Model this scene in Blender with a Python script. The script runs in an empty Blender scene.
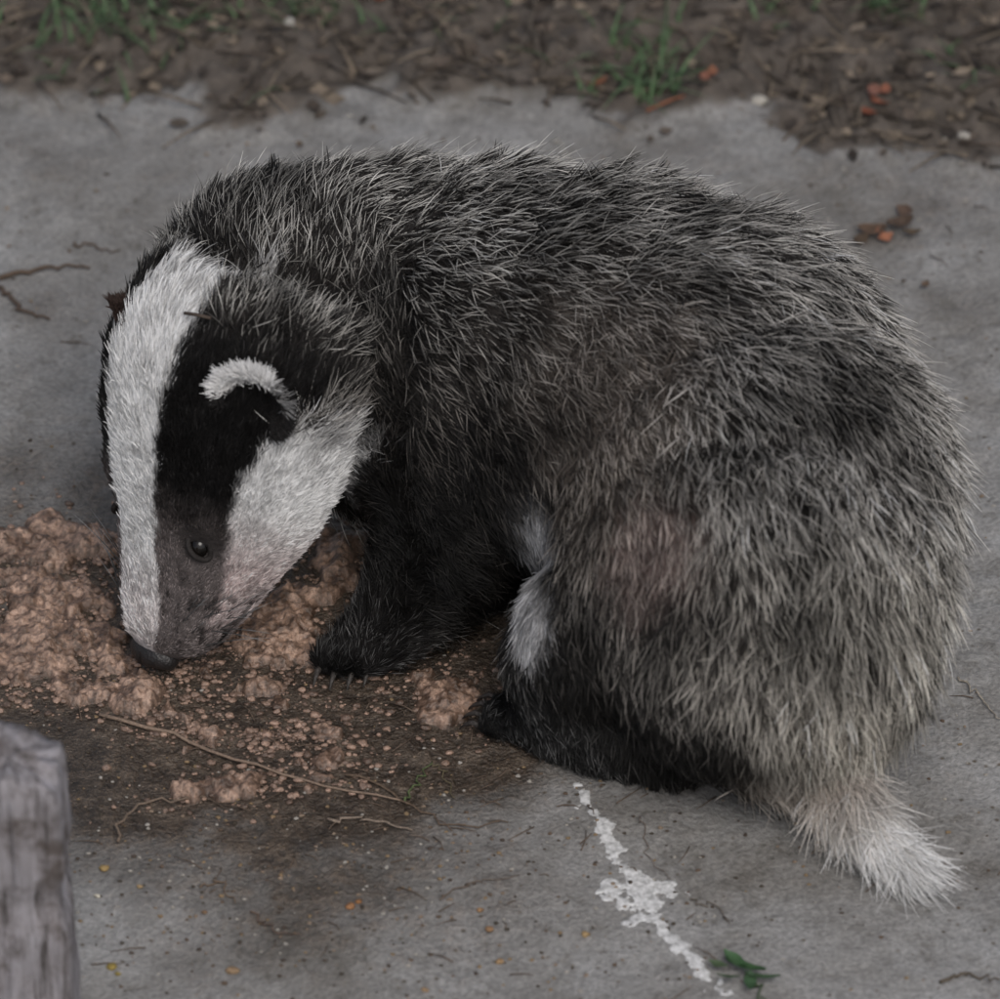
import bpy, math, random
import numpy as np
from mathutils import Vector, kdtree
from mathutils.bvhtree import BVHTree

K=0.045            # metres per modelling unit
D=100.0
SP,CP=math.sin(math.radians(38)),math.cos(math.radians(38))
rng=np.random.default_rng(7); random.seed(7)

def P(px,py,z=0.0):
    """reference sheet grid -> metric-ish ground position at height z (survey of the site)"""
    u=(px-500)/100.0; v=(500-py)/100.0
    y=(v*(D-SP*z)-CP*D*z)/(SP*D-CP*v)
    w=D+CP*y-SP*z
    return np.array([u*w/D,y,z])

# ---------------- noise -----------------
def _h(ix,iy,iz):
    h=(ix*374761393+iy*668265263+iz*1440662683)&0xffffffff
    h=((h^(h>>13))*1274126177)&0xffffffff
    h=h^(h>>16)
    return (h&0xffff)/65535.0
def vnoise(p):
    p=np.asarray(p,float); i=np.floor(p).astype(np.int64); f=p-i; f=f*f*(3-2*f)
    x,y,z=i[:,0],i[:,1],i[:,2]; r=0
    for dx in (0,1):
        wx=f[:,0] if dx else 1-f[:,0]
        for dy in (0,1):
            wy=f[:,1] if dy else 1-f[:,1]
            for dz in (0,1):
                wz=f[:,2] if dz else 1-f[:,2]
                r=r+wx*wy*wz*_h(x+dx,y+dy,z+dz)
    return r
def fbm(p,o=4):
    p=np.asarray(p,float); a=.5; s=0; t=0
    for k in range(o):
        s=s+a*vnoise(p*(2**k)+17.3*k); t+=a; a*=.5
    return s/t
def sm(a,b,x):
    t=np.clip((x-a)/(b-a),0,1); return t*t*(3-2*t)
def n3(v): 
    v=np.asarray(v,float); return v/np.maximum(np.linalg.norm(v,axis=-1,keepdims=True),1e-9)

# ---------------- materials -----------------
def newmat(name):
    m=bpy.data.materials.new(name); m.use_nodes=True
    nt=m.node_tree; b=nt.nodes['Principled BSDF']; return m,nt,b
def N(nt,t,**kw):
    n=nt.nodes.new(t)
    for k,v in kw.items(): setattr(n,k,v)
    return n
def noise(nt,co,scale,detail=6,rough=.6):
    n=N(nt,'ShaderNodeTexNoise'); n.inputs['Scale'].default_value=scale
    n.inputs['Detail'].default_value=detail; n.inputs['Roughness'].default_value=rough
    nt.links.new(co,n.inputs['Vector']); return n.outputs['Fac']
def ramp(nt,fac,stops):
    r=N(nt,'ShaderNodeValToRGB'); e=r.color_ramp.elements
    while len(e)<len(stops): e.new(.5)
    for i,(p,c) in enumerate(stops):
        e[i].position=p; e[i].color=(c[0],c[1],c[2],1)
    nt.links.new(fac,r.inputs[0]); return r.outputs[0]
def mix(nt,fac,a,b,mode='MIX'):
    m=N(nt,'ShaderNodeMix',data_type='RGBA',blend_type=mode)
    for s,v in ((0,fac),(6,a),(7,b)):
        if isinstance(v,(int,float)): m.inputs[s].default_value=v
        elif isinstance(v,tuple): m.inputs[s].default_value=(v[0],v[1],v[2],1)
        else: nt.links.new(v,m.inputs[s])
    return m.outputs[2]
def bump(nt,b,h,st,dist):
    n=N(nt,'ShaderNodeBump'); n.inputs['Strength'].default_value=st; n.inputs['Distance'].default_value=dist
    nt.links.new(h,n.inputs['Height']); nt.links.new(n.outputs[0],b.inputs['Normal'])
def attrcol_mat(name,rough=.8,nscale=400,amt=.35,spec=.3):
    m,nt,b=newmat(name)
    a=N(nt,'ShaderNodeAttribute',attribute_name='col')
    tc=N(nt,'ShaderNodeTexCoord')
    f=noise(nt,tc.outputs['Object'],nscale,3)
    g=ramp(nt,f,[(.25,(1-amt,)*3),(.75,(1+amt*.6,)*3)])
    nt.links.new(mix(nt,1.0,a.outputs['Color'],g,'MULTIPLY'),b.inputs['Base Color'])
    b.inputs['Roughness'].default_value=rough; b.inputs['Specular IOR Level'].default_value=spec
    bump(nt,b,f,.5,.002)
    return m

# ---------------- mesh helpers -----------------
def mkmesh(name,V,F,mat=None,col=None,parent=None,smooth=True,scale=True):
    V=np.asarray(V,float)
    me=bpy.data.meshes.new(name)
    me.from_pydata((V*(K if scale else 1)).tolist(),[],[tuple(map(int,f)) for f in F]); 
    if col is not None:
        col=np.asarray(col,float); a=me.color_attributes.new('col','FLOAT_COLOR','POINT')
        rgba=np.ones((len(V),4)); rgba[:,:3]=col; a.data.foreach_set('color',rgba.ravel())
    if smooth: me.polygons.foreach_set('use_smooth',[True]*len(me.polygons))
    me.update()
    o=bpy.data.objects.new(name,me); bpy.context.scene.collection.objects.link(o)
    if mat: me.materials.append(mat)
    if parent: o.parent=parent
    return o
class Acc:
    def __init__(s): s.V=[];s.F=[];s.C=[];s.n=0
    def add(s,V,F,c):
        V=np.asarray(V,float); s.V.append(V); s.F+= [tuple(i+s.n for i in f) for f in F]
        c=np.asarray(c,float)
        s.C.append(np.tile(c,(len(V),1)) if c.ndim==1 else c); s.n+=len(V)
    def make(s,name,mat,parent=None,smooth=True):
        return mkmesh(name,np.vstack(s.V),s.F,mat,np.vstack(s.C),parent,smooth)
def tube(pts,rad,seg=10):
    pts=np.asarray(pts,float); n=len(pts); V=[];F=[]
    up=np.array([.13,.21,1.0])
    for i in range(n):
        t=n3(pts[min(i+1,n-1)]-pts[max(i-1,0)])
        a=n3(np.cross(t,up)); b=np.cross(t,a)
        for j in range(seg):
            an=2*math.pi*j/seg; V.append(pts[i]+rad[i]*(a*math.cos(an)+b*math.sin(an)))
    for i in range(n-1):
        for j in range(seg):
            k=(j+1)%seg; F.append((i*seg+j,i*seg+k,(i+1)*seg+k,(i+1)*seg+j))
    F.append(tuple(range(seg-1,-1,-1))); F.append(tuple((n-1)*seg+j for j in range(seg)))
    return V,F
def resamp(pts,rad,m):
    pts=np.asarray(pts,float); s=np.r_[0,np.cumsum(np.linalg.norm(np.diff(pts,axis=0),axis=1))]
    q=np.linspace(0,s[-1],m); out=np.stack([np.interp(q,s,pts[:,k]) for k in range(3)],1)
    r=np.interp(q,s,rad)
    for _ in range(max(1,m//12)):
        out[1:-1]=(out[:-2]+2*out[1:-1]+out[2:])/4
    return out,r
def ball(c,r,seg=20,rings=14,axes=None):
    r=np.array(r if hasattr(r,'__len__') else (r,r,r),float)
    V=[];F=[]
    for i in range(rings+1):
        th=math.pi*i/rings
        for j in range(seg):
            ph=2*math.pi*j/seg
            V.append([math.sin(th)*math.cos(ph),math.sin(th)*math.sin(ph),math.cos(th)])
    V=np.array(V)*r
    if axes is not None: V=V@np.asarray(axes)
    V=V+np.asarray(c)
    for i in range(rings):
        for j in range(seg):
            k=(j+1)%seg; F.append((i*seg+j,(i+1)*seg+j,(i+1)*seg+k,i*seg+k))
    return V,F

# ================= GROUND =================
ex=[0,150,260,380,470,560,650,750,880,1000]; ey=[96,110,120,92,86,97,120,135,155,148]
EP=np.array([P(a,b) for a,b in zip(ex,ey)])
def edge_y(x): return np.interp(x,EP[:,0],EP[:,1])
def soilmask(x,y):
    q=np.stack([x*.9,y*.9,0*x],1)
    return sm(-.45,.6,y-edge_y(x)+(fbm(q*1.6,5)-.5)*1.8)
fx=np.arange(-7,7.001,.05); fy=np.arange(-9.5,13.001,.05)
X=np.r_[-9000,-3000,-900,-300,-100,-50,-25,-14,-10,-8,fx,8,10,14,25,50,100,300,900,3000,9000]
Y=np.r_[-9000,-3000,-900,-300,-100,-50,-25,-16,-12,-10.5,fy,14,16,20,30,50,100,300,900,3000,9000]
gx,gy=np.meshgrid(X,Y); gx=gx.ravel(); gy=gy.ravel()
soil=soilmask(gx,gy)
q=np.stack([gx,gy,0*gx],1)
gz=(fbm(q*.7,4)-.5)*.16+(fbm(q*5+9,4)-.5)*.04
gz=gz+soil*(.02+ (fbm(q*1.3+40,5)-.35)*.6 +(fbm(q*5+3,3)-.5)*.25)
far=np.maximum(np.abs(gx),np.abs(gy))>20
gz[far]=0
def gauss2(x,y,px,py,sx,sy):
    c=P(px,py); return np.exp(-(((x-c[0])/sx)**2+((y-c[1])/(sy))**2))
stain=np.zeros_like(gx)
for (a,b,s1,s2,wt) in [(60,590,1.8,1.3,1.0),(200,690,2.1,1.6,1.2),(400,640,1.7,1.4,1.2),(330,740,2.1,1.1,1.0),(100,740,1.6,1.0,.8),(520,690,1.1,1.0,.8),(200,840,2.0,.9,.40),(420,880,2.2,1.2,.32),(250,950,2.4,1.0,.26),
        (30,300,.9,.5,.4),(870,240,.8,.5,.35),(960,300,.7,.5,.35),(60,470,1.4,.7,.35),(60,150,2,.8,.38),(700,160,2,.8,.28),(950,190,1.2,.8,.38),(920,820,1.2,1.5,.22),(60,380,1.2,1.2,.2)]:
    stain+=wt*gauss2(gx,gy,a,b,s1,s2)
stain=np.clip(stain*(.30+1.35*fbm(q*1.8+5,6)),0,1.2)
nX,nY=len(X),len(Y)
idx=np.arange(nX*nY).reshape(nY,nX)
F=np.stack([idx[:-1,:-1],idx[:-1,1:],idx[1:,1:],idx[1:,:-1]],-1).reshape(-1,4)
m,nt,b=newmat('weathered_concrete_and_soil')
a=N(nt,'ShaderNodeAttribute',attribute_name='col'); sep=N(nt,'ShaderNodeSeparateColor'); nt.links.new(a.outputs['Color'],sep.inputs[0])
geo=N(nt,'ShaderNodeNewGeometry'); co=geo.outputs['Position']
n0_=noise(nt,co,7,7,.7)
n1=noise(nt,co,18,5,.65); n2=noise(nt,co,80,5,.75); n3_=noise(nt,co,450,2,.6)
conc=ramp(nt,n1,[(.28,(.170,.163,.154)),(.5,(.230,.227,.221)),(.72,(.288,.288,.287))])
conc=mix(nt,.95,conc,ramp(nt,n0_,[(.33,(.64,.605,.56)),(.46,(.93,.92,.91)),(.66,(1.16,1.16,1.17))]),'MULTIPLY')
conc=mix(nt,.9,conc,ramp(nt,n2,[(.3,(.58,.55,.51)),(.46,(.96,.96,.955)),(.75,(1.18,1.17,1.16))]),'MULTIPLY')
conc=mix(nt,.75,conc,ramp(nt,n3_,[(.3,(.62,.62,.62)),(.7,(1.24,1.24,1.24))]),'MULTIPLY')
vor=N(nt,'ShaderNodeTexVoronoi'); vor.inputs['Scale'].default_value=130; nt.links.new(co,vor.inputs['Vector'])
spk=ramp(nt,vor.outputs['Distance'],[(.06,(.38,.32,.25)),(.19,(1,1,1))])
gate=ramp(nt,n1,[(.46,(0,0,0)),(.56,(1,1,1))])
conc=mix(nt,gate,conc,mix(nt,1.0,conc,spk,'MULTIPLY'))
dirt=ramp(nt,n2,[(.3,(.030,.023,.018)),(.5,(.066,.051,.040)),(.7,(.135,.108,.086))])
dirt=mix(nt,.8,dirt,ramp(nt,n3_,[(.3,(.5,.5,.5)),(.7,(1.4,1.35,1.3))]),'MULTIPLY')
dirt=mix(nt,.7,dirt,ramp(nt,n1,[(.35,(.55,.55,.55)),(.65,(1.35,1.35,1.3))]),'MULTIPLY')
soilc=ramp(nt,n2,[(.3,(.042,.035,.029)),(.5,(.082,.069,.058)),(.7,(.135,.114,.096))])
def rough_mask(src,lo,hi,amp):
    ma=N(nt,'ShaderNodeMath',operation='MULTIPLY_ADD'); nt.links.new(n2,ma.inputs[0]); ma.inputs[1].default_value=amp; 
    sb=N(nt,'ShaderNodeMath',operation='SUBTRACT'); nt.links.new(src,sb.inputs[0]); sb.inputs[1].default_value=amp*.5; nt.links.new(sb.outputs[0],ma.inputs[2])
    mp_=N(nt,'ShaderNodeMapRange',interpolation_type='SMOOTHSTEP'); nt.links.new(ma.outputs[0],mp_.inputs[0]); mp_.inputs[1].default_value=lo; mp_.inputs[2].default_value=hi; return mp_.outputs[0]
sm1=rough_mask(sep.outputs[1],.10,.95,.95); sm0=rough_mask(sep.outputs[0],.22,.7,1.0)
c=mix(nt,sm1,conc,dirt)
c=mix(nt,sm0,c,soilc)
nt.links.new(c,b.inputs['Base Color'])
rr=N(nt,'ShaderNodeMapRange'); nt.links.new(sm1,rr.inputs[0]); rr.inputs[3].default_value=.85; rr.inputs[4].default_value=.42
nt.links.new(rr.outputs[0],b.inputs['Roughness']); b.inputs['Specular IOR Level'].default_value=.35
ad=N(nt,'ShaderNodeMath',operation='MULTIPLY_ADD'); nt.links.new(n3_,ad.inputs[0]); ad.inputs[1].default_value=.4; nt.links.new(n2,ad.inputs[2])
bst=N(nt,'ShaderNodeMapRange'); nt.links.new(sm1,bst.inputs[0]); bst.inputs[3].default_value=.45; bst.inputs[4].default_value=.95
bump(nt,b,ad.outputs[0],.5,.005)
bn_=[n for n in nt.nodes if n.type=='BUMP'][0]; nt.links.new(bst.outputs[0],bn_.inputs['Strength'])
mkmesh('ground',np.stack([gx,gy,gz],1),F,m,np.stack([soil,stain,0*soil],1))

GZ=gz.reshape(nY,nX); 
def gh(x,y):
    i=np.clip(np.searchsorted(X,x),1,nX-1); j=np.clip(np.searchsorted(Y,y),1,nY-1)
    return GZ[j,i]
def ghs(x,y):
    i=np.clip(np.searchsorted(X,x),1,nX-1); j=np.clip(np.searchsorted(Y,y),1,nY-1)
    tx=np.clip((x-X[i-1])/(X[i]-X[i-1]),0,1); ty=np.clip((y-Y[j-1])/(Y[j]-Y[j-1]),0,1)
    return (GZ[j-1,i-1]*(1-tx)+GZ[j-1,i]*tx)*(1-ty)+(GZ[j,i-1]*(1-tx)+GZ[j,i]*tx)*ty

# ================= FIELD-SHAPED PATCHES =================
def patch(name,x0,x1,y0,y1,step,field,height,mat,colf):
    xs=np.arange(x0,x1,step); ys=np.arange(y0,y1,step)
    px,py=np.meshgrid(xs,ys); sh=px.shape; px=px.ravel(); py=py.ravel()
    f=field(px,py); h=height(px,py,np.maximum(f,0))
    z=ghs(px,py)+np.where(f>0,h,-.012)
    keep=(f>0).reshape(sh); cell=keep[:-1,:-1]|keep[1:,:-1]|keep[:-1,1:]|keep[1:,1:]
    id_=np.arange(len(px)).reshape(sh)
    F=np.stack([id_[:-1,:-1],id_[:-1,1:],id_[1:,1:],id_[1:,:-1]],-1)[cell]
    used=np.unique(F); mp=-np.ones(len(px),int); mp[used]=np.arange(len(used))
    return mkmesh(name,np.stack([px,py,z],1)[used],mp[F],mat,colf(px,py,f)[used])
mash=[(40,543,.8,.38,1.25),(5,590,.6,.3,1.0),(95,645,.6,.35,1.1),(20,625,.5,.3,.9),(60,695,.6,.22,.95),(150,695,.5,.28,1.0),(290,645,.6,.4,1.15),(320,590,.5,.40,1.15),(345,548,.4,.35,1.1),(265,695,.4,.3,.95),
      (450,700,.45,.36,1.3),(315,775,.42,.22,1.2),(225,792,.45,.18,1.2),(320,728,.32,.28,1.1),(70,600,.7,.28,.9),(385,655,.35,.25,.95),(0,665,.5,.3,.95),(270,740,.2,.1,.9),(180,730,.35,.15,.9),(100,560,.5,.2,.9),(195,665,.35,.2,.8),(45,655,.6,.4,.7),(250,620,.5,.4,.8)]
def mfield(x,y):
    s=0
    q=np.stack([x,y,0*x],1)
    wx=x+(fbm(q*2.2+61,4)-.5)*.9; wy=y+(fbm(q*2.2+91,4)-.5)*.9
    for a_,b_,s1,s2,w in mash: s=s+w*gauss2(wx,wy,a_,b_,s1,s2)
    return np.clip(s,0,1.1)*(-.55+2.2*fbm(q*2.0+31,3)+1.3*(fbm(q*6.5+5,5)))-.76
def mheight(x,y,f):
    q=np.stack([x,y,0*x],1); n=fbm(q*4+2,3); n5=fbm(q*13+6,3)
    return .004+sm(0,.22,f)*(.022+.05*sm(.35,.75,n5))+sm(0,1.0,f)*.10*sm(.3,.8,n)+sm(0,.15,f)*(.030*fbm(q*30,2))
def mcol(x,y,f):
    q=np.stack([x,y,0*x],1); n=fbm(q*8+77,5)[:,None]; n2=vnoise(q*2.1+3)[:,None]
    a=np.array([.16,.100,.070]); b_=np.array([.44,.295,.22]); c_=np.array([.27,.185,.138])
    col=a+(b_-a)*sm(.34,.64,n); col=col*(1-.4*n2)+c_*.4*n2
    pit=(.45+.55*sm(.32,.55,fbm(q*26,2)))[:,None]
    return col*pit*(0.5+.5*sm(0,.25,f))[:,None]
mm=attrcol_mat('wet_food_mash',.32,800,.5,.5)
patch('food_mash',-5.8,.4,-5.6,.6,.018,mfield,mheight,mm,mcol)

dl=[(578,790),(592,812),(608,835),(618,862),(632,880),(645,898),(660,925),(680,948),(700,970),(722,992)]; dr=[.10,.075,.075,.085,.12,.15,.095,.085,.075,.06]
DL=np.array([P(a,b) for a,b in dl])
def dfield(x,y):
    q=np.stack([x,y,0*x],1); best=np.full(len(x),-9.)
    for i in range(len(DL)-1):
        a,b=DL[i,:2],DL[i+1,:2]; d=b-a; t=np.clip(((x-a[0])*d[0]+(y-a[1])*d[1])/(d@d),0,1)
        dist=np.hypot(x-a[0]-t*d[0],(y-a[1]-t*d[1])*.8); best=np.maximum(best,(dr[i]*(1-t)+dr[i+1]*t)-dist)
    for (a_,b_,r_) in [(613,888,.15),(645,888,.18),(640,912,.14),(668,890,.12),(583,796,.12),(624,905,.10),(630,922,.08),(655,905,.12),(686,890,.07),(606,900,.08)]:
        c=P(a_,b_); best=np.maximum(best,r_-np.hypot(x-c[0],(y-c[1])*.8)*1.0-.02)
    return best+(fbm(q*11+50,5)-.56)*.30
m,nt,b=newmat('dried_bird_dropping'); tc=N(nt,'ShaderNodeTexCoord')
f=noise(nt,tc.outputs['Object'],350,5,.7); nt.links.new(ramp(nt,f,[(.35,(.27,.27,.265)),(.6,(.64,.64,.64))]),b.inputs['Base Color']); b.inputs['Roughness'].default_value=.8
patch('bird_dropping',.4,2.7,-8.8,-4.4,.014,dfield,lambda x,y,f:.006+f*.03,m,lambda x,y,f:np.full((len(x),3),.6))

# ================= LITTER, TWIGS, GRASS =================
def leaf(acc,p,L,W,yaw,tilt,col,curl=.2):
    n=6; V=[];F=[]
    for i in range(n+1):
        t=i/n; w=W*math.sin(math.pi*min(.98,max(.03,t)))**.8*(1+.15*math.sin(9*t+yaw))
        for s in (-1,0,1):
            V.append([t*L-L/2,s*w/2,curl*L*((t-.5)**2)+(.12*W if s else 0)])
    V=np.array(V); cy,sy=math.cos(yaw),math.sin(yaw); ct,st=math.cos(tilt),math.sin(tilt)
    V=V@np.array([[1,0,0],[0,ct,st],[0,-st,ct]])@np.array([[cy,sy,0],[-sy,cy,0],[0,0,1]])
    for i in range(n):
        for s in (0,1): F.append((i*3+s,i*3+s+1,(i+1)*3+s+1,(i+1)*3+s))
    acc.add(V+np.asarray(p),F,col)
def twig(acc,pts,r,col,jit=.04,m=14):
    q_,rr=resamp(pts,[r]*len(pts),m); q_[1:-1]+=np.random.default_rng(len(acc.V)).normal(0,jit,(m-2,3))*[1,1,.2]
    V,F=tube(q_,rr*np.linspace(1,.45,m),6); acc.add(V,F,col)
def G(px,py,dz=.03):
    p=P(px,py); p[2]=gh(p[0],p[1])+dz; return p
litmat=attrcol_mat('leaf_litter',.85,300,.4,.25)
L=Acc(); cols=[(.095,.075,.06),(.13,.105,.08),(.07,.057,.045),(.18,.145,.11),(.048,.039,.033),(.105,.087,.07)]
cnt=0
while cnt<3400:
    x=random.uniform(-7,7); y=random.uniform(4.5,12.5)
    if soilmask(np.array([x]),np.array([y]))[0]<random.uniform(.02,1.2): continue
    cnt+=1; c_=np.array(random.choice(cols))*random.uniform(.6,1.35)
    if random.random()<.006: c_=np.array((.24,.10,.055))
    sz=random.uniform(.05,.26)
    if random.random()<.35:
        a_=random.uniform(0,6.28); l=random.uniform(.2,.8); z=gh(x,y)+.03
        p0=np.array([x,y,z]); p1=p0+[math.cos(a_)*l,math.sin(a_)*l,random.uniform(0,.10)]
        V,F=tube([p0,(p0+p1)/2+[0,0,.03],p1],[.018,.015,.007],5); L.add(V,F,c_)
    else: leaf(L,[x,y,gh(x,y)+random.uniform(.0,.05)],sz,sz*random.uniform(.4,.8),random.uniform(0,6.28),random.uniform(-.4,.4),c_,random.uniform(0,.4))
for (a_,b_,s_,c_) in [(878,112,.24,(.24,.09,.055)),(868,120,.20,(.21,.07,.04)),(884,104,.18,(.20,.08,.05)),(872,106,.2,(.17,.08,.06)),(712,98,.18,(.24,.10,.06)),(704,102,.16,(.18,.08,.055)),(380,8,.2,(.30,.10,.05)),(885,243,.18,(.28,.12,.07)),(880,238,.14,(.22,.10,.065)),(872,236,.3,(.10,.065,.045)),(900,228,.3,(.08,.055,.04)),(912,238,.2,(.10,.07,.045)),(860,246,.2,(.07,.05,.035)),(905,215,.2,(.09,.06,.045)),(925,290,.12,(.10,.07,.05)),(300,150,.1,(.1,.075,.055))]:
    leaf(L,G(a_,b_,.06),s_,s_*.7,random.uniform(0,6),random.uniform(-.5,.5),c_,.6)
L.make('leaf_litter',litmat)
Cc=Acc()
def pebble(acc,p,r,col):
    V,F=ball([0,0,0],(r,r*random.uniform(.6,1),r*.5),8,6); V=V*(1+.9*(vnoise(V/r*1.3+random.uniform(0,90))[:,None]-.5))+np.asarray(p); acc.add(V,F,col)
for k in range(2000):
    px_,py_=random.uniform(0,1000),random.uniform(130,1000)
    if random.random()<.55: px_,py_=random.gauss(330,260),random.gauss(850,90)
    r=random.uniform(.006,.026); c_=random.choice([(.10,.07,.05),(.20,.15,.11),(.20,.14,.08),(.05,.04,.03),(.30,.28,.25),(.06,.045,.035)])
    p=G(px_,py_,r*.3); 
    if abs(p[0])<6.8 and -9.3<p[1]<12: pebble(Cc,p,r,c_)
for (a_,b_,r,c_) in [(350,910,.05,(.26,.13,.06)),(358,905,.035,(.25,.12,.05)),(105,868,.05,(.30,.21,.09)),(98,895,.035,(.5,.46,.38)),(140,888,.04,(.28,.20,.11)),(112,965,.05,(.24,.18,.05)),(118,972,.04,(.22,.17,.05)),(490,930,.045,(.22,.13,.07)),(500,960,.045,(.26,.17,.09)),(585,935,.045,(.26,.18,.09)),(232,970,.06,(.22,.15,.09)),(265,735,.03,(.4,.3,.2)),(758,105,.10,(.36,.34,.30)),(290,45,.07,(.36,.34,.31)),(962,148,.08,(.33,.31,.28)),(100,400,.04,(.5,.48,.45)),(350,120,.03,(.4,.38,.34)),(480,912,.04,(.25,.15,.08)),(425,990,.04,(.25,.17,.1)),(205,912,.03,(.16,.1,.06))]:
    pebble(Cc,G(a_,b_,r*.3),r,c_)
Cc.make('scattered_crumbs_and_pebbles',attrcol_mat('crumbs',.7,300,.3,.3))
Mc=Acc()
for k in range(4200):
    a_,b_,s1,s2,w=random.choice(mash); c0=P(a_,b_); x=c0[0]+random.gauss(0,s1*.95); y=c0[1]+random.gauss(0,s2*1.15)
    r=random.uniform(.010,.06)*random.uniform(.2,1)
    pebble(Mc,[x,y,gh(x,y)+r*.3],r,np.array([.27,.18,.135])*random.uniform(.35,1.35))
cr_o=Mc.make('mash_crumbs',mm); cr_o.parent=bpy.data.objects['food_mash']
T=Acc()
for pts,r,c_ in [([(100,720),(150,732),(205,748),(240,765),(290,783),(345,795),(400,805)],.022,(.22,.16,.12)),
    ([(345,780),(375,785),(400,803),(430,820),(465,832),(500,825)],.014,(.12,.085,.06)),
    ([(118,845),(124,825),(140,805),(175,802),(205,800)],.018,(.16,.12,.09)),
    ([(328,824),(350,822),(385,828),(412,835)],.016,(.24,.19,.15)),
    ([(405,805),(415,785),(432,765)],.013,(.09,.12,.05)),([(432,765),(445,775),(455,800)],.01,(.12,.10,.06)),
    ([(0,282),(30,276),(60,270),(90,272)],.028,(.10,.07,.05)),([(0,292),(25,315),(50,322)],.028,(.09,.065,.05)),
    ([(75,245),(95,250),(120,253)],.015,(.11,.08,.06)),
    ([(958,682),(980,700),(1000,722)],.014,(.30,.27,.23)),([(940,985),(965,975),(1000,982)],.02,(.10,.08,.06)),
    ([(200,890),(225,885),(235,905)],.012,(.14,.10,.07)),([(250,915),(275,935),(300,938)],.012,(.13,.09,.07)),
    ([(535,0),(530,40),(545,90)],.05,(.09,.075,.06)),([(555,140),(565,155),(575,165)],.012,(.4,.38,.34)),
    ([(440,905),(470,890),(520,880)],.010,(.13,.10,.08)),([(640,820),(650,860),(670,880)],.008,(.17,.14,.12)),
    ([(690,900),(715,905),(730,925)],.010,(.14,.12,.1)),([(400,0),(470,60),(500,75)],.03,(.09,.07,.055)),([(600,20),(680,40),(720,70)],.03,(.12,.095,.075))]:
    twig(T,[G(a_,b_,r+.02) for a_,b_ in pts],r,c_,.025)
for k in range(170):
    if k<140: px_,py_=random.gauss(330,230),random.gauss(790,110)
    else: px_,py_=random.uniform(0,1000),random.uniform(140,1000)
    a_=random.uniform(0,6.28); l=random.uniform(.08,.35)
    p=G(px_,py_,.02); 
    if abs(p[0])<6.5 and p[1]>-9: 
        q2=p+[math.cos(a_)*l,math.sin(a_)*l,0.01]; V,F=tube([p,(p+q2)/2+[.02,.02,0],q2],[.007,.006,.003],5); T.add(V,F,(.11,.08,.06))
T.make('twigs',attrcol_mat('twig_bark',.8,600,.4,.3))
Gs=Acc()
def blade(p,h,yaw,lean,w,c_):
    V=[];F=[]; d=np.array([math.cos(yaw),math.sin(yaw),0]); s=np.array([-d[1],d[0],0]); n=5
    for i in range(n+1):
        t=i/n; cen=np.asarray(p)+d*lean*h*t*t+np.array([0,0,h*t*(1-.3*t*lean)])
        V+= [cen-s*w*(1-t*.9),cen+s*w*(1-t*.9)]
    for i in range(n): F.append((2*i,2*i+1,2*i+3,2*i+2))
    Gs.add(V,F,c_)
for (a_,b_,n_,sp,h) in [(655,95,26,.3,.55),(630,70,18,.5,.5),(150,35,44,1.3,.45),(110,20,30,.6,.5),(320,15,24,.6,.4),(885,12,20,.4,.6),(640,55,14,.5,.5),(950,80,8,.5,.3),(225,20,24,.8,.35),(760,30,12,.7,.35),(595,100,5,.2,.3),(60,50,14,.8,.3),(450,30,12,.9,.3)]:
    for k in range(n_):
        p=G(a_,b_,0)+[random.gauss(0,sp*.5),random.gauss(0,sp*.4),0]; p[2]=gh(p[0],p[1])
        g=random.uniform(.6,1.3); blade(p,h*random.uniform(.4,1),random.uniform(0,6.28),random.uniform(.6,1.8),random.uniform(.018,.035),(.07*g,.12*g,.055*g))
Gs.make('grass_tufts',attrcol_mat('grass',.6,200,.3,.3))
W=Acc()
for (a_,b_,s_,yw,c_) in [(745,975,.42,-.5,(.045,.095,.04)),(735,968,.32,2.3,(.05,.11,.045)),(762,985,.34,-.15,(.055,.10,.05)),(750,990,.28,-1.6,(.04,.08,.038)),(728,985,.22,3.0,(.05,.09,.04)),(718,972,.2,2.7,(.06,.09,.045))]:
    leaf(W,G(a_,b_,.09),s_,s_*.42,yw,random.uniform(-.5,.5),c_,.4)
twig(W,[G(745,980,.05),G(760,995,.04),G(770,1010,.02)],.015,(.05,.08,.035))
W.make('small_weed',attrcol_mat('weed_leaf',.5,200,.3,.4))

# ================= WOODEN POST =================
pb=P(10,757,3.0)
m,nt,b=newmat('weathered_wood'); tc=N(nt,'ShaderNodeTexCoord'); mp=N(nt,'ShaderNodeMapping'); mp.inputs['Scale'].default_value=(1,1,.07)
nt.links.new(tc.outputs['Object'],mp.inputs['Vector']); f=noise(nt,mp.outputs[0],260,6,.7); f2=noise(nt,tc.outputs['Object'],45,5,.65)
cc=ramp(nt,f,[(.35,(.06,.053,.05)),(.45,(.22,.21,.22)),(.6,(.32,.31,.33)),(.75,(.42,.41,.435))]); cc=mix(nt,.95,cc,ramp(nt,f2,[(.34,(.30,.25,.21)),(.48,(.88,.85,.84)),(.7,(1.15,1.15,1.16))]),'MULTIPLY')
nt.links.new(cc,b.inputs['Base Color']); b.inputs['Roughness'].default_value=.8; bump(nt,b,f,.7,.003)
V=[];Fc=[];seg=96;rows=50
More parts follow.
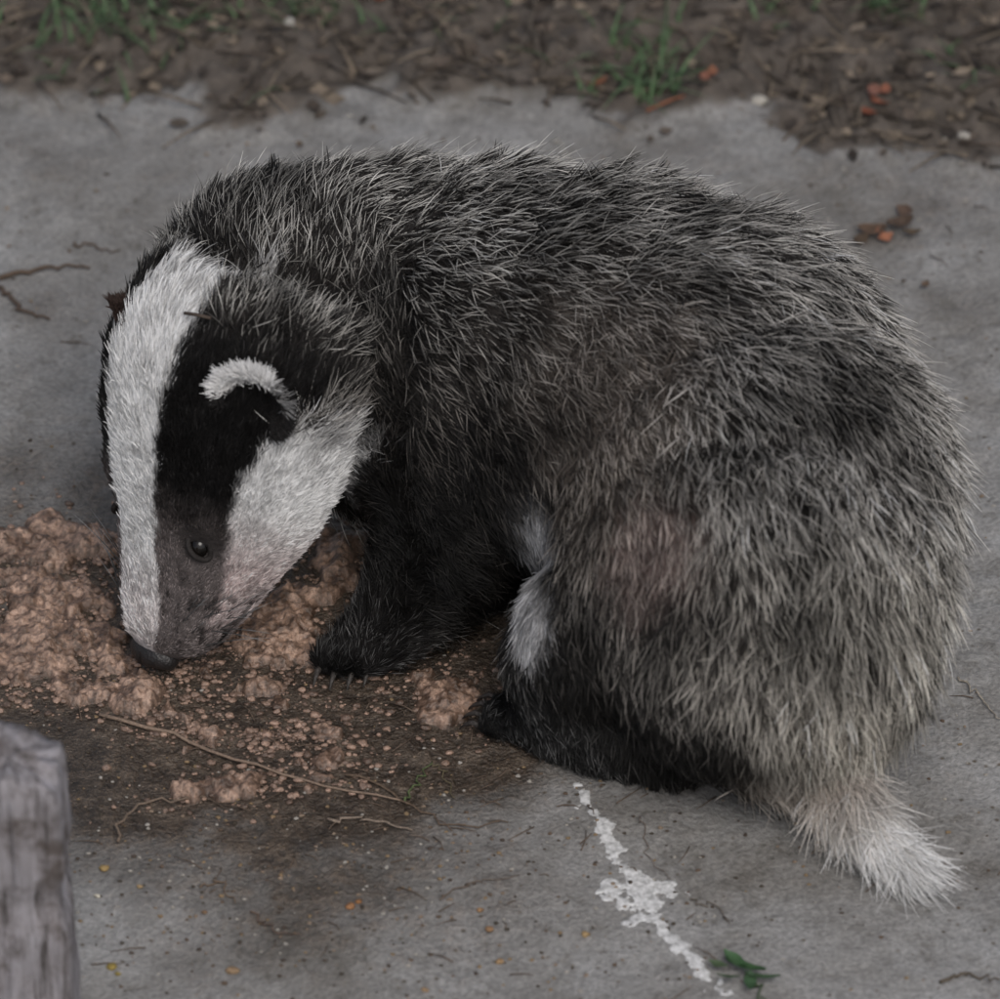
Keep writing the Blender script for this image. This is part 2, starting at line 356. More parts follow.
for i in range(rows+1):
    z=-.2+3.2*i/rows
    for j in range(seg):
        a_=2*math.pi*j/seg+.35; ca,sa=math.cos(a_-.35),math.sin(a_-.35)
        r=.52*(abs(ca)**9+abs(sa)**9)**(-1/9)
        for a0,dp,wd in ((4.45,.16,.03),(5.25,.14,.03),(4.0,.07,.02),(1.2,.15,.05),(.25,.22,.05)):
            r*=1-dp*math.exp(-((a_-.35-a0-.05*math.sin(z*2.2))/wd)**2)
        chip=.12*math.exp(-((z-1.55)/.25)**2)*max(0,math.cos(a_-.35+.5)); r-=chip
        if i>rows-3: r*=1-.025*(i-rows+3)
        top=(i/rows)**6
        V.append([pb[0]+r*ca*(1-.05*(z-1.5)),pb[1]+r*sa*.9,z+(-.10*ca+.05*math.sin(4*a_)+.03*math.sin(9*a_))*top])
n0=len(V)
for ring in (.75,.45,.15):
    for j in range(seg):
        v=np.array(V[rows*seg+j]); c0=np.array([pb[0],pb[1],3.04]); V.append(c0+(v-c0)*ring+[0,0,.03*(1-ring)*math.sin(j*.5+ring*8)])
for i in range(rows):
    for j in range(seg):
        k=(j+1)%seg; Fc.append((i*seg+j,i*seg+k,(i+1)*seg+k,(i+1)*seg+j))
prev=rows*seg
for q_ in range(3):
    st=n0+q_*seg
    for j in range(seg):
        k=(j+1)%seg; Fc.append((prev+j,prev+k,st+k,st+j))
    prev=st
Fc.append(tuple(prev+j for j in range(seg)))
V=np.array(V); V=V+(fbm(V*[7,7,1.2],4)[:,None]-.5)*.12*np.array([1,1,.4])
mkmesh('wooden_post',V,Fc,m)

# ================= BADGER =================
badger=bpy.data.objects.new('badger',None); bpy.context.scene.collection.objects.link(badger)
U=np.array([0,SP,CP]); C=np.array([0,-CP,SP]); R=np.array([1.,0,0])
Nz=P(156,656,.22)                       # nose tip
A=n3(.31*R+.93*U+.18*C)                 # nose -> back of skull
S=n3(-.94*R+.32*U); S=n3(S-A*(S@A)); Cc_=n3(np.cross(S,A)); 
if Cc_@C<0: Cc_=-Cc_
HD=n3(.70*S+.71*Cc_); HL=n3(-.71*S+.70*Cc_)   # dorsal, left-lateral
BV=[];BF=[];bn=0
def addb(VF):
    global bn
    V,F=VF; BV.append(np.asarray(V,float)); BF.extend([tuple(i+bn for i in f) for f in F]); bn+=len(V)
T_=[0,.12,.35,.7,1.1,1.6,2.2,2.8,3.3,3.8]
Wd=[.18,.38,.56,.68,.84,1.08,1.26,1.32,1.26,1.1]
Hd=[.15,.28,.40,.50,.66,.92,1.20,1.38,1.34,1.1]
Hv=[.18,.38,.62,.80,.94,1.12,1.12,.98,.90,.95]
HV=[];HF=[];sg=28;ts=np.linspace(0,3.8,30)
for t in ts:
    w,hd,hv=[np.interp(t,T_,q_) for q_ in (Wd,Hd,Hv)]
    for j in range(sg):
        ph=2*math.pi*j/sg; l=math.sin(ph)*w; d=math.cos(ph); d=d*(hd if d>0 else hv)
        HV.append(Nz+A*t+HL*l+HD*d)
for i in range(len(ts)-1):
    for j in range(sg):
        k=(j+1)%sg; HF.append((i*sg+j,(i+1)*sg+j,(i+1)*sg+k,i*sg+k))
HF.append(tuple(range(sg))); HF.append(tuple((len(ts)-1)*sg+j for j in range(sg-1,-1,-1)))
addb((HV,HF))
neck=P(285,304,2.7); sho=P(402,343,2.25)
bodyb=[(neck,1.22),((neck+sho)/2+[0,0,.05],1.42),(sho,1.68),(P(500,362,2.3),1.84),(P(600,388,2.3),1.96),(P(690,428,2.25),2.05),(P(740,500,2.15),1.94),(P(748,565,2.0),1.80),(P(758,620,1.75),1.58),(P(768,665,1.4),1.2)]
for c_,r in bodyb: addb(ball(c_,r,28,20))
def limb(pts,rad,m=14):
    q_,r_=resamp([p for p in pts],rad,m); addb(tube(q_,r_,14)); addb(ball(q_[0],r_[0])); addb(ball(q_[-1],r_[-1]))
limb([P(430,410,2.2),P(460,510,1.5),P(425,585,.8),P(375,640,.28)],[1.0,.80,.56,.36])
limb([P(490,400,1.9),P(480,520,1.0),P(470,575,.4),P(455,590,.22)],[.9,.7,.4,.32])
FPx,FPy=367,646
addb(ball(P(FPx,FPy,.20),(.38,.40,.22)))
for dx in (-.26,-.1,.07,.23): addb(ball(P(FPx,FPy,.15)+[dx-.16,-.28+abs(dx)*.3,-.02],(.105,.2,.12)))
limb([P(680,590,1.7),P(605,635,1.35),P(578,660,.95)],[1.25,.92,.70])
limb([P(575,665,.9),P(630,720,.55),P(670,740,.4)],[.7,.5,.42])
limb([P(670,742,.34),P(600,742,.28),P(530,722,.22)],[.40,.33,.27])
fd=n3(P(520,722,.2)-P(640,750,.2)); fs=np.array([-fd[1],fd[0],0])
for dx in (-.24,-.09,.07,.22): 
    cc0=P(510,718,.16)+fd*(.12-abs(dx)*.2)+fs*dx; addb(ball(cc0,(.2,.11,.12),16,10,np.array([fd,fs,[0,0,1]])))
limb([P(780,712,1.1),P(820,765,.8),P(860,815,.5),P(892,848,.35)],[.55,.34,.22,.13])
me=bpy.data.meshes.new('tmp'); me.from_pydata(np.vstack(BV).tolist(),[],BF); me.update()
ob=bpy.data.objects.new('tmp',me); bpy.context.scene.collection.objects.link(ob)
md=ob.modifiers.new('r','REMESH'); md.mode='VOXEL'; md.voxel_size=.065; md.use_smooth_shade=True
md2=ob.modifiers.new('s','SMOOTH'); md2.factor=.5; md2.iterations=7
dg=bpy.context.evaluated_depsgraph_get(); ev=ob.evaluated_get(dg); em=ev.to_mesh()
nv=len(em.vertices); BVx=np.empty(nv*3); em.vertices.foreach_get('co',BVx); BVx=BVx.reshape(-1,3).copy()
em.calc_loop_triangles(); tri=np.empty(len(em.loop_triangles)*3,int); em.loop_triangles.foreach_get('vertices',tri); tri=tri.reshape(-1,3).copy()
polys=[tuple(p.vertices) for p in em.polygons]
ev.to_mesh_clear(); bpy.data.objects.remove(ob)
print('body verts',nv)
def vnormals(V,T):
    fn=np.cross(V[T[:,1]]-V[T[:,0]],V[T[:,2]]-V[T[:,0]]); n=np.zeros_like(V)
    for k in range(3): np.add.at(n,T[:,k],fn)
    return n3(n),np.linalg.norm(fn,axis=1)/2
def head_coords(p):
    r=p-Nz; t=r@A; l=r@HL; d=r@HD
    return t,l,d,np.degrees(np.arctan2(l,d))
ED=[n3(HD*.62+HL*.78),n3(HD*.62-HL*.78)]
bvh=BVHTree.FromPolygons([Vector(v) for v in BVx],polys)
def surf(c_,dirn):
    c_=np.asarray(c_); hit=bvh.ray_cast(Vector(c_+np.asarray(dirn)*4),Vector(-np.asarray(dirn)),10)
    return np.array(hit[0]) if hit[0] else c_
EY=[surf(Nz+A*1.32,d_) for d_ in ED]
for e,d_ in zip(EY,ED):
    dd=np.linalg.norm(BVx-e,axis=1); BVx-= (np.exp(-(dd/.19)**2)*.09)[:,None]*d_
    br=e+A*.26; dd=np.linalg.norm(BVx-br,axis=1); BVx+=(np.exp(-(dd/.2)**2)*.08)[:,None]*d_
BN,TA=vnormals(BVx,tri)
if ((BVx-BVx.mean(0))*BN).sum()<0: BN=-BN
bvh=BVHTree.FromPolygons([Vector(v) for v in BVx],polys)

SPN=[Nz]+[Nz+A*t for t in (1,2,3)]+[neck,sho,P(500,370,2.3),P(610,395,2.3),P(720,440,2.25),P(800,540,2.0),P(830,640,1.7),P(830,730,1.2),P(870,810,.6),P(930,870,.3),P(980,910,.2)]
spn,_=resamp(SPN,[1]*len(SPN),140); stan=n3(np.gradient(spn,axis=0))
def spine_info(p):
    out=np.empty(len(p),int)
    for i in range(0,len(p),20000):
        d=((p[i:i+20000,None,:]-spn[None])**2).sum(-1); out[i:i+20000]=d.argmin(1)
    return out
def prm(root,tip,prob,ln,lift,down): return np.array([*root,*tip,prob,ln,lift,down],float)
DEF=prm((.021,.0185,.017),(.47,.455,.425),.26,.50,.50,.25)
BLK=prm((.006,.0055,.005),(.030,.027,.025),.05,.28,.32,.9)
def side(px,py,deep=0):
    """point of the coat on the near flank, measured on the side elevation"""
    p=P(px,py,2.5); h=bvh.ray_cast(Vector(p+C*9),Vector(-C),30)
    return np.array(h[0])-C*deep if h[0] else p
PALE=prm((.34,.34,.35),(.46,.46,.47),.9,.22,.2,.8)
REG=[(side(450,215),.9,1,prm((.015,.0135,.0125),(.38,.37,.35),.25,.44,.65,.05)),
 (side(620,235),.9,1,prm((.016,.0145,.0135),(.45,.435,.41),.27,.50,.65,.05)),
 (side(280,235),.7,1,prm((.015,.0135,.0125),(.32,.31,.29),.25,.33,.55,.1)),
 (side(370,290),.6,1,prm((.013,.0115,.011),(.25,.24,.22),.20,.35,.45,.1)),
 (side(590,375),.55,1.8,prm((.068,.057,.049),(.27,.24,.215),.33,.34,.3,.3)),
 (side(520,340),.45,1,prm((.040,.035,.031),(.25,.235,.215),.30,.34,.35,.3)),
 (side(645,540),.28,2.2,prm((.095,.070,.064),(.26,.215,.195),.3,.28,.3,.4)),
 (side(600,470),.5,1.3,prm((.048,.040,.034),(.25,.225,.20),.32,.34,.3,.4)),
 (side(410,380),.45,1.3,prm((.011,.010,.009),(.13,.12,.11),.18,.34,.35,.4)),
 (side(450,440),.5,1.8,prm((.009,.008,.0075),(.09,.08,.07),.15,.34,.35,.6)),
 (side(380,470),.4,2,prm((.008,.007,.007),(.07,.06,.055),.12,.32,.3,.7)),
 (side(490,490),.45,2,prm((.008,.007,.007),(.06,.055,.05),.08,.3,.3,.7)),
 (side(450,560),.6,4,BLK),(side(395,570),.5,4,BLK),(side(400,620),.5,4,BLK),(side(FPx,FPy),.4,5,prm((.014,.013,.013),(.12,.12,.12),.30,.14,.2,.3)),
 (side(480,600),.4,3,BLK),(side(370,530),.35,4,BLK),
 (side(590,695),.38,4,BLK),(side(640,735),.4,4,BLK),(side(700,750),.35,3,BLK),(side(560,740),.35,5,prm((.012,.012,.012),(.08,.08,.08),.22,.16,.25,.3)),(side(500,718),.35,5,prm((.007,.007,.007),(.06,.06,.06),.1,.12,.2,.2)),
 (side(610,650),.4,1.4,prm((.012,.011,.010),(.12,.11,.10),.18,.34,.3,.8)),
 (side(660,690),.35,1.6,prm((.012,.011,.010),(.14,.13,.12),.2,.38,.3,.8)),
 (side(730,640),.6,1,prm((.020,.0175,.016),(.30,.28,.25),.28,.44,.38,.7)),
 (side(800,400),.8,1,prm((.018,.0165,.015),(.48,.46,.43),.30,.54,.55,.2)),
 (side(860,640),.7,1.2,prm((.033,.030,.026),(.47,.445,.395),.35,.56,.52,.5)),
 (side(850,725),.45,1.8,prm((.09,.080,.066),(.44,.41,.355),.42,.5,.4,.6)),
 (side(541,535),.16,30,PALE),(side(538,560),.15,30,PALE),(side(532,585),.15,30,PALE),(side(529,608),.14,24,PALE),(side(527,628),.11,12,PALE),
 (P(820,775,.8),.32,4,prm((.30,.25,.21),(.48,.43,.38),.8,.46,.25,.1)),
 (P(870,825,.5),.36,5,prm((.50,.48,.46),(.68,.67,.65),.9,.52,.22,.05)),
 (P(900,855,.35),.3,6,prm((.55,.545,.53),(.72,.715,.71),1,.62,.18,0))]
def region(p):
    w=[np.full(len(p),.10)]; q_=[DEF]
    for c_,s_,wt,pr in REG:
        w.append(wt*np.exp(-((p-c_)**2).sum(1)/(2*s_*s_))); q_.append(pr)
    w=np.array(w).T; w=w**1.3; w/=w.sum(1,keepdims=True); out=w@np.array(q_)
    t,l,d,ph=head_coords(p); rad=np.hypot(l,d)
    jn=(fbm(p*5+3,3)-.5)
    aph=np.abs(ph+6)+jn*8
    a1=np.interp(t,[0,.45,.8,1.1,2.1,3,3.8,4.4],[44,42,31,25,20,21,24,26])
    a2=np.interp(t,[0,.5,.8,1.1,1.6,2.1,2.6,2.9,3.4],[90,92,86,80,68,65,73,88,105])
    white=prm((.64,.64,.64),(.76,.76,.76),1,.16,.22,.05)
    pink=prm((.46,.37,.36),(.59,.51,.50),1,.13,.22,.05)
    muz=prm((.125,.107,.104),(.22,.19,.185),.6,.09,.25,.05)
    dark=prm((.006,.0055,.0055),(.020,.019,.019),.1,.18,.26,.05)
    pr=np.tile(dark,(len(p),1))
    k=sm(2,-2,aph-a1)[:,None]; nz=sm(1.3,.3,t)[:,None]
    top=white*(1-nz*.5)+pink*nz*.5
    brown=(sm(1.9,.85,t+jn*.6)*(.75+.5*fbm(p*6+41,3)))[:,None]; brown=np.clip(brown,0,1); pr=pr*(1-brown)+muz*brown
    chk=(sm(-3,3,aph-a2)*sm(172,148,aph))[:,None]; pc=sm(2.0,1.0,t)[:,None]; ck=white*(1-pc)+pink*pc
    lowm=sm(.75,.35,t)[:,None]; ck=ck*(1-lowm)+muz*lowm
    pr=pr*(1-chk)+ck*chk; pr=pr*(1-k)+top*k
    sp=(sm(.55,.72,vnoise(p*14))*sm(1.2,.7,t)*sm(.1,.3,t)*(aph>a1+4))[:,None]; pr[:,:6]*=1-.75*sp
    mouth=np.exp(-((aph-122)/5)**2)*sm(1.2,.8,t)*sm(.15,.3,t); pr[:,:6]*=(1-.8*mouth)[:,None]
    pr[:,7]+=sm(1.6,3.0,t)*.16
    tend=np.where(aph<a1+6,3.9,np.where(aph>a2-4,2.66,3.35))+jn*.6
    loc=np.interp(t,T_,np.maximum(np.maximum(Wd,Hd),Hv))+.12
    hm=(sm(.22,-.22,t-tend)*sm(.12,-.06,rad-loc))[:,None]
    stripe_fade=(sm(2.9,4.0,t)*(aph<a1+6))[:,None]
    hm=hm*(1-.35*stripe_fade)
    return out*(1-hm)+pr*hm, hm[:,0]

pv,hmv=region(BVx)
skin=pv[:,:3]*np.where(hmv>.5,.75,.5)[:,None]
for e in EY:
    dd=np.linalg.norm(BVx-e,axis=1); k=np.exp(-(dd/.2)**2)[:,None]; skin=skin*(1-k)+np.array([.03,.026,.025])*k
skm=attrcol_mat('badger_skin',.8,300,.3,.2)
mkmesh('body',BVx,polys,skm,skin,badger)
out=n3(HD+HL)

def ear_pts(base,W_,H_,O_,w,h,r,an):
    return base+W_*(w*r*np.cos(an))[:,None]+H_*(h*r*np.sin(an))[:,None]-O_*(.24*(1-r*r)-.05*r)[:,None]
def ear_shell(base,Wv,Hv_,Ov,w=.40,h=.46):
    F=[];na,nr=30,10
    rr_=np.repeat(np.linspace(0,1,nr+1),na+1); an=np.tile(np.radians(-40+260*np.linspace(0,1,na+1)),nr+1)
    V=ear_pts(base,Wv,Hv_,Ov,w,h,rr_,an)
    for i in range(nr):
        for j in range(na): F.append((i*(na+1)+j,i*(na+1)+j+1,(i+1)*(na+1)+j+1,(i+1)*(na+1)+j))
    return V,F,na,nr
ears=[]
eb=surf(Nz+A*2.96,n3(HD*.66+HL*.75))
Wv=n3(HL*.75-HD*.66+A*-.15); Hv_=n3(A*.85+out*.52); Ov=n3(np.cross(Wv,Hv_)); Ov=Ov if Ov@out>0 else -Ov
e1=(.34,.32); e2=(.18,.20)
ears.append(ear_shell(eb+out*.16+Wv*.08,Wv,Hv_,Ov,*e1))
out2=n3(HD-HL); eb2=surf(Nz+A*3.15,n3(HD*.85-HL*.53)); Wv2=n3(-HL*.75-HD*.66+A*.12); Hv2=n3(A*.62+out2*.78); Ov2=n3(np.cross(Wv2,Hv2)); Ov2=Ov2 if Ov2@out2>0 else -Ov2
ears.append(ear_shell(eb2+out2*.0,Wv2,Hv2,Ov2,*e2))
for i,(V,F,na,nr) in enumerate(ears):
    r=np.repeat(np.linspace(0,1,nr+1),na+1)
    col=np.tile([.012,.011,.011],(len(V),1))
    if i: col=np.array([.03,.02,.017])+0*col
    mkmesh('ear_%d'%(i+1),V,F,skm,col,badger)

def strands(root,nrm,flow,Ln,lift,seed,K_=5,clump=.55,perclump=14,wild=.26):
    r=np.random.default_rng(seed); n=len(root)
    nf=np.stack([fbm(root*1.6+o,3)-.5 for o in (3,31,57)],1)
    flow=n3(flow-nrm*(flow*nrm).sum(1,keepdims=True))+nf*.9+r.normal(0,1,(n,3))*np.broadcast_to(np.asarray(wild),(n,))[:,None]
    flow=n3(flow-nrm*(flow*nrm).sum(1,keepdims=True))
    pts=np.empty((n,K_,3)); pts[:,0]=root-nrm*.01; lift=lift*r.uniform(.4,1.6,n)
    curl=r.normal(0,.13,(n,3))
    for k in range(1,K_):
        s=k/(K_-1); dr_=n3(nrm*(lift*(1.25-.9*s))[:,None]+flow+curl*s*2+np.array([0,0,-.12*s]))
        pts[:,k]=pts[:,k-1]+dr_*(Ln/(K_-1))[:,None]
    m=max(1,n//perclump); ids=r.choice(n,m,replace=False); kd=kdtree.KDTree(m)
    for i,j in enumerate(ids): kd.insert(root[j],i)
    kd.balance(); near=np.array([kd.find(p)[1] for p in root.tolist()])
    cs=pts[ids[near]]; cl=clump*r.uniform(.2,1.3,n)
    for k in range(1,K_):
        s=k/(K_-1); pts[:,k]+= (cs[:,k]-pts[:,k])*np.clip(cl*s**1.4,0,.92)[:,None]
    pts[:,:,2]=np.maximum(pts[:,:,2],.015)
    return pts
hm_,nt,b=newmat('badger_fur')
hi=N(nt,'ShaderNodeHairInfo'); a1_=N(nt,'ShaderNodeAttribute',attribute_name='c_root'); a2_=N(nt,'ShaderNodeAttribute',attribute_name='c_tip')
mr=N(nt,'ShaderNodeMapRange',interpolation_type='SMOOTHSTEP'); nt.links.new(hi.outputs['Intercept'],mr.inputs[0]); mr.inputs[1].default_value=.35; mr.inputs[2].default_value=.75
nt.links.new(mix(nt,mr.outputs[0],a1_.outputs['Color'],a2_.outputs['Color']),b.inputs['Base Color'])
b.inputs['Roughness'].default_value=.6; b.inputs['Specular IOR Level'].default_value=.2
def make_fur(name,pts,cr,ct,rad):
    n,k,_=pts.shape; hc=bpy.data.hair_curves.new(name); hc.add_curves([k]*n)
    hc.points.foreach_set('position',(pts*K).astype(np.float32).ravel())
    s=np.linspace(0,1,k); rr=rad[:,None]*(1-.85*s**1.5)[None]*K
    hc.points.foreach_set('radius',rr.astype(np.float32).ravel())
    for nm,c_ in (('c_root',cr),('c_tip',ct)):
        at=hc.attributes.new(nm,'FLOAT_COLOR','CURVE'); rg=np.ones((n,4),np.float32); rg[:,:3]=c_; at.data.foreach_set('color',rg.ravel())
    hc.materials.append(hm_); o=bpy.data.objects.new(name,hc); bpy.context.scene.collection.objects.link(o); o.parent=badger; return o
cen=BVx[tri].mean(1); t,l,d,ph=head_coords(cen); headish=((t<3.2)&(np.hypot(l,d)<1.9))
nz_=BN[tri].mean(1)[:,2]
dens=TA*np.where(headish,2.3,1.0)*np.where((cen[:,2]<.1),.2,1)*np.where((nz_<-.6)&(cen[:,2]<1.6),.3,1)
NH=280000
cdf=np.cumsum(dens); cdf/=cdf[-1]; ti=np.searchsorted(cdf,rng.random(NH)); ti=np.minimum(ti,len(tri)-1)
uu=rng.random(NH); vv=rng.random(NH); fl=uu+vv>1; uu[fl]=1-uu[fl]; vv[fl]=1-vv[fl]
Tt=tri[ti]; w3=np.stack([1-uu-vv,uu,vv],1)[:,:,None]
root=(BVx[Tt]*w3).sum(1); nrm=n3((BN[Tt]*w3).sum(1))
pr,hmk=region(root)
keep=(np.linalg.norm(root-EY[0],axis=1)>.14)&(np.linalg.norm(root-EY[1],axis=1)>.14)&~((head_coords(root)[0]<.10)&(hmk>.5))
root,nrm,pr,hmk=root[keep],nrm[keep],pr[keep],hmk[keep]
ne=np.minimum(np.linalg.norm(root-EY[0],axis=1),np.linalg.norm(root-EY[1],axis=1)); kk=sm(.34,.16,ne)
pr[:,:3]=pr[:,:3]*(1-kk[:,None])+np.array([.060,.052,.050])*kk[:,None]; pr[:,3:6]=pr[:,3:6]*(1-kk[:,None])+np.array([.10,.085,.08])*kk[:,None]; pr[:,7]=pr[:,7]*(1-kk)+.05*kk
si=spine_info(root); flow=stan[si].copy()
hw=(hmk>.4)[:,None]; flow=np.where(hw,A[None],flow)+np.array([0,0,-1.])*pr[:,9:10]
n=len(root); pale=rng.random(n)<pr[:,6]; var=rng.uniform(.65,1.35,n)[:,None]
dk=sm(.25,.75,fbm(root*1.8+9,4))[:,None]; dk2=sm(.3,.7,fbm(root*7+19,3))[:,None]
hf=(hmk>.5)[:,None]
mod=np.where(hf,.78+.38*dk2,(.42+.95*dk)*(.55+.8*dk2))
cr=pr[:,:3]*var*mod; ct=np.where(pale[:,None],pr[:,3:6]*rng.uniform(.5,1.4,n)[:,None],pr[:,:3]*1.1*var)*mod
cr=np.minimum(cr,.8); ct=np.minimum(ct,.8)
Ln=pr[:,7]*rng.uniform(.6,1.15,n)*np.where(pale&(hmk<.5),1.38,.92)
rad=np.where(pale&(hmk<.5),.0060,.0100)*rng.uniform(.7,1.2,n)
cluml=np.where(hmk>.5,.35,np.where(pale,.24,.65))
pts=strands(root,nrm,flow,Ln,pr[:,8],3,clump=cluml,wild=np.where(hmk>.5,.15,.36))
make_fur('fur',pts,cr,ct,rad)
for i,(V,F,na,nr) in enumerate(ears):
    n=(9000,1500)[i]; r=np.random.default_rng(40+i); ra=r.uniform(0,1,n)**.5; aa=r.uniform(0,1,n)
    W_,H_,O_=(Wv,Hv_,Ov) if i==0 else (Wv2,Hv2,Ov2); base=(eb+out*.16+Wv*.08) if i==0 else (eb2); ew,eh=(e1,e2)[i]
    an=np.radians(-40+260*aa)
    rt=ear_pts(base,W_,H_,O_,ew,eh,ra,an)
    side_=np.where(r.random(n)<.6,1,-1)
    nr_=n3(O_*side_[:,None]+0*rt); fw=W_*np.cos(an)[:,None]+H_*np.sin(an)[:,None]
    # white tuft widest on the front-upper rim, thinning to a narrow edge behind
    thr=.98-.70*sm(.36,.58,aa)+.5*sm(.76,.94,aa)+r.normal(0,.07,n)
    wh=(ra>thr)&(aa>.24)&(aa<.90)
    g_=np.where(aa<.42,.30,1.0)[:,None]
    cr_=np.where(wh[:,None],np.array([.60,.595,.59])*g_,[.010,.009,.009]) 
    if i: cr_=np.tile([.035,.023,.019],(n,1))
    lens=np.where(wh,r.uniform(.08,.24,n),r.uniform(.07,.18,n))
    p_=strands(rt,nr_,fw,lens*(1 if i==0 else .6),np.full(n,.4),60+i,clump=.45,wild=.45)
    make_fur('ear_fur_%d'%(i+1),p_,cr_*r.uniform(.6,1.1,(n,1)),cr_*1.15,np.full(n,.008))

em_,nt,b=newmat('eye_glossy'); b.inputs['Roughness'].default_value=.08; b.inputs['Specular IOR Level'].default_value=.35
tc=N(nt,'ShaderNodeTexCoord'); f=noise(nt,tc.outputs['Object'],300,2); nt.links.new(ramp(nt,f,[(.3,(.003,.003,.003)),(.7,(.008,.006,.005))]),b.inputs['Base Color'])
lid=attrcol_mat('eyelid_skin',.7,500,.3,.2)
for i,(e0,dv) in enumerate(zip(EY,ED)):
    e=surf(e0-dv*.6,dv)
    V,F=ball(e-dv*.055,.118,24,16); mkmesh('eye_%d'%(i+1),V,F,em_,None,badger)
    b2=n3(np.cross(n3(np.cross(dv,A)),dv)); a_=n3(np.cross(dv,b2))
    la=n3(a_*.75+b2*.55) if i==0 else n3(-a_*.75+b2*.55); sa_=n3(np.cross(dv,la)); th=np.linspace(0,2*math.pi,33)[:-1]
    Vv=[];Ff=[]
    for j,tt in enumerate(th):
        cx=math.cos(tt); cdir=la*cx*.15+sa_*math.sin(tt)*.095*(1-.25*cx*cx); hgt=.050-.05*cx*cx
        for k in range(8):
            u_=2*math.pi*k/8; Vv.append(e+cdir+dv*hgt+(n3(cdir)*math.cos(u_)+dv*math.sin(u_))*.030)
    for j in range(32):
        for k in range(8): Ff.append((j*8+k,((j+1)%32)*8+k,((j+1)%32)*8+(k+1)%8,j*8+(k+1)%8))
    mkmesh('eyelid_%d'%(i+1),Vv,Ff,lid,np.tile([.022,.019,.018],(len(Vv),1)),badger)
nm_,nt,b=newmat('nose_leather'); tc=N(nt,'ShaderNodeTexCoord'); vo=N(nt,'ShaderNodeTexVoronoi'); vo.inputs['Scale'].default_value=900; nt.links.new(tc.outputs['Object'],vo.inputs['Vector'])
nt.links.new(ramp(nt,vo.outputs['Distance'],[(0,(.022,.018,.018)),(.6,(.010,.009,.009))]),b.inputs['Base Color']); b.inputs['Roughness'].default_value=.5; bump(nt,b,vo.outputs['Distance'],.3,.001)
V,F=ball([0,0,0],1,36,26); 
cx=np.abs(np.abs(V[:,0])-.42); dent=np.exp(-((cx/.2)**2+((V[:,2]-.05)/.3)**2))*sm(.3,-.4,V[:,1])*.5; groove=np.exp(-(V[:,0]/.07)**2)*sm(.2,-.5,V[:,1])*.12
V=V*(1-dent-groove)[:,None]
V=Nz+A*.03+HD*.03+ (V[:,0:1]*HL*.30 + V[:,1:2]*A*.17 + V[:,2:3]*HD*.20)
mkmesh('nose',V,F,nm_,None,badger)
Cl=Acc()
for dx in (-.26,-.1,.07,.23):
    p0=P(FPx,FPy,.11)+[dx-.19,-.42+abs(dx)*.3,-.0]; q_=[p0,p0+[-.03,-.08,.02],p0+[-.05,-.16,-.01],p0+[-.07,-.22,-.07]]
    V,F=tube(q_,[.036,.03,.02,.007],8); Cl.add(V,F,(.045,.04,.037))
for dx in (-.24,-.09,.07,.22):
    p0=P(510,718,.16)+fd*(.26-abs(dx)*.2)+fs*dx; q_=[p0,p0+fd*.09+[0,0,.02],p0+fd*.17+[0,0,-.03],p0+fd*.22+[0,0,-.09]]
    V,F=tube(q_,[.036,.03,.018,.007],8); Cl.add(V,F,(.035,.03,.028))
Cl.make('claws',attrcol_mat('claw_horn',.5,500,.3,.3),badger)
r=np.random.default_rng(5); wp=[]
for sgn in (1,-1):
    for k in range(14):
        t0=r.uniform(.3,.8); a_=math.radians(r.uniform(60,105)); dv=n3(HD*math.cos(a_)+HL*sgn*math.sin(a_)); s0=surf(Nz+A*t0,dv)
        dr_=n3(dv*.8+A*.6+r.normal(0,.2,3)); ln=r.uniform(.4,.9)
        wp.append([s0+dr_*ln*s+np.array([0,0,-.12])*s*s*ln for s in np.linspace(0,1,6)])
wp=np.array(wp); wp[:,:,2]=np.maximum(wp[:,:,2],.03); make_fur('whiskers',wp,np.full((len(wp),3),.05),np.full((len(wp),3),.2),np.full(len(wp),.006))
St=Acc()
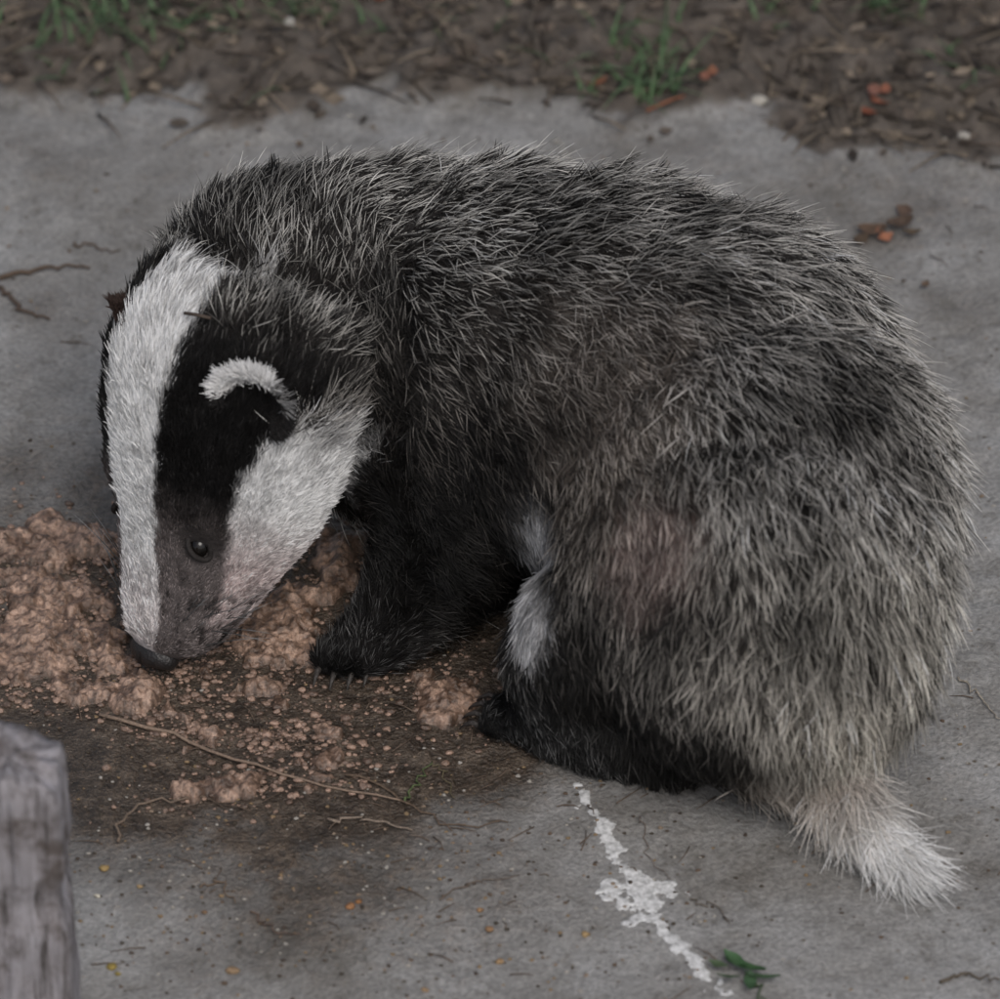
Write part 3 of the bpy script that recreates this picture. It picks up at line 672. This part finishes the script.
def onfur(px_,py_): 
    h=side(px_,py_); return h+C*.22
for pp,r_,c_ in [([(192,318),(205,320),(218,323)],.018,(.06,.045,.035)),([(190,226),(200,212),(215,203),(230,202)],.014,(.36,.33,.28)),([(490,200),(500,193)],.022,(.36,.33,.28)),([(165,240),(178,236),(190,234)],.014,(.33,.30,.26))]:
    q_=[onfur(a_,b_) for a_,b_ in pp]; V,F=tube(q_,[r_]*len(q_),6); St.add(V,F,c_)
St.make('straw_bits',attrcol_mat('straw',.7,300,.2,.3),badger)

# ================= CAMERA, LIGHT =================
cam=bpy.data.cameras.new('camera'); co_=bpy.data.objects.new('camera',cam); bpy.context.scene.collection.objects.link(co_)
co_.location=(0,-CP*D*K,SP*D*K); co_.rotation_euler=(math.radians(90-38),0,0)
cam.lens=360; cam.sensor_width=36; cam.clip_end=2000; cam.clip_start=.1
cam.dof.use_dof=True; cam.dof.focus_distance=D*K-2.2*K; cam.dof.aperture_fstop=9
bpy.context.scene.camera=co_
w=bpy.data.worlds.new('World'); bpy.context.scene.world=w; w.use_nodes=True; nt=w.node_tree; bg=nt.nodes['Background']
sk=N(nt,'ShaderNodeTexSky',sky_type='NISHITA'); sk.sun_disc=False
sk.dust_density=4; hs=N(nt,'ShaderNodeHueSaturation'); hs.inputs['Saturation'].default_value=.6
nt.links.new(sk.outputs[0],hs.inputs['Color']); nt.links.new(hs.outputs[0],bg.inputs['Color']); bg.inputs['Strength'].default_value=.12
sl=bpy.data.lights.new('sun','SUN'); sl.energy=1.2; sl.angle=math.radians(30); sl.color=(1,.97,.94)
so=bpy.data.objects.new('sun',sl); bpy.context.scene.collection.objects.link(so); 
az=math.radians(165); el=math.radians(52); dv=Vector((math.sin(az)*math.cos(el),math.cos(az)*math.cos(el),math.sin(el)))
sk.sun_elevation=el; sk.sun_rotation=az
so.rotation_euler=dv.to_track_quat('Z','Y').to_euler()
vs=bpy.context.scene.view_settings; vs.view_transform='Standard'; vs.look='None'; vs.exposure=0
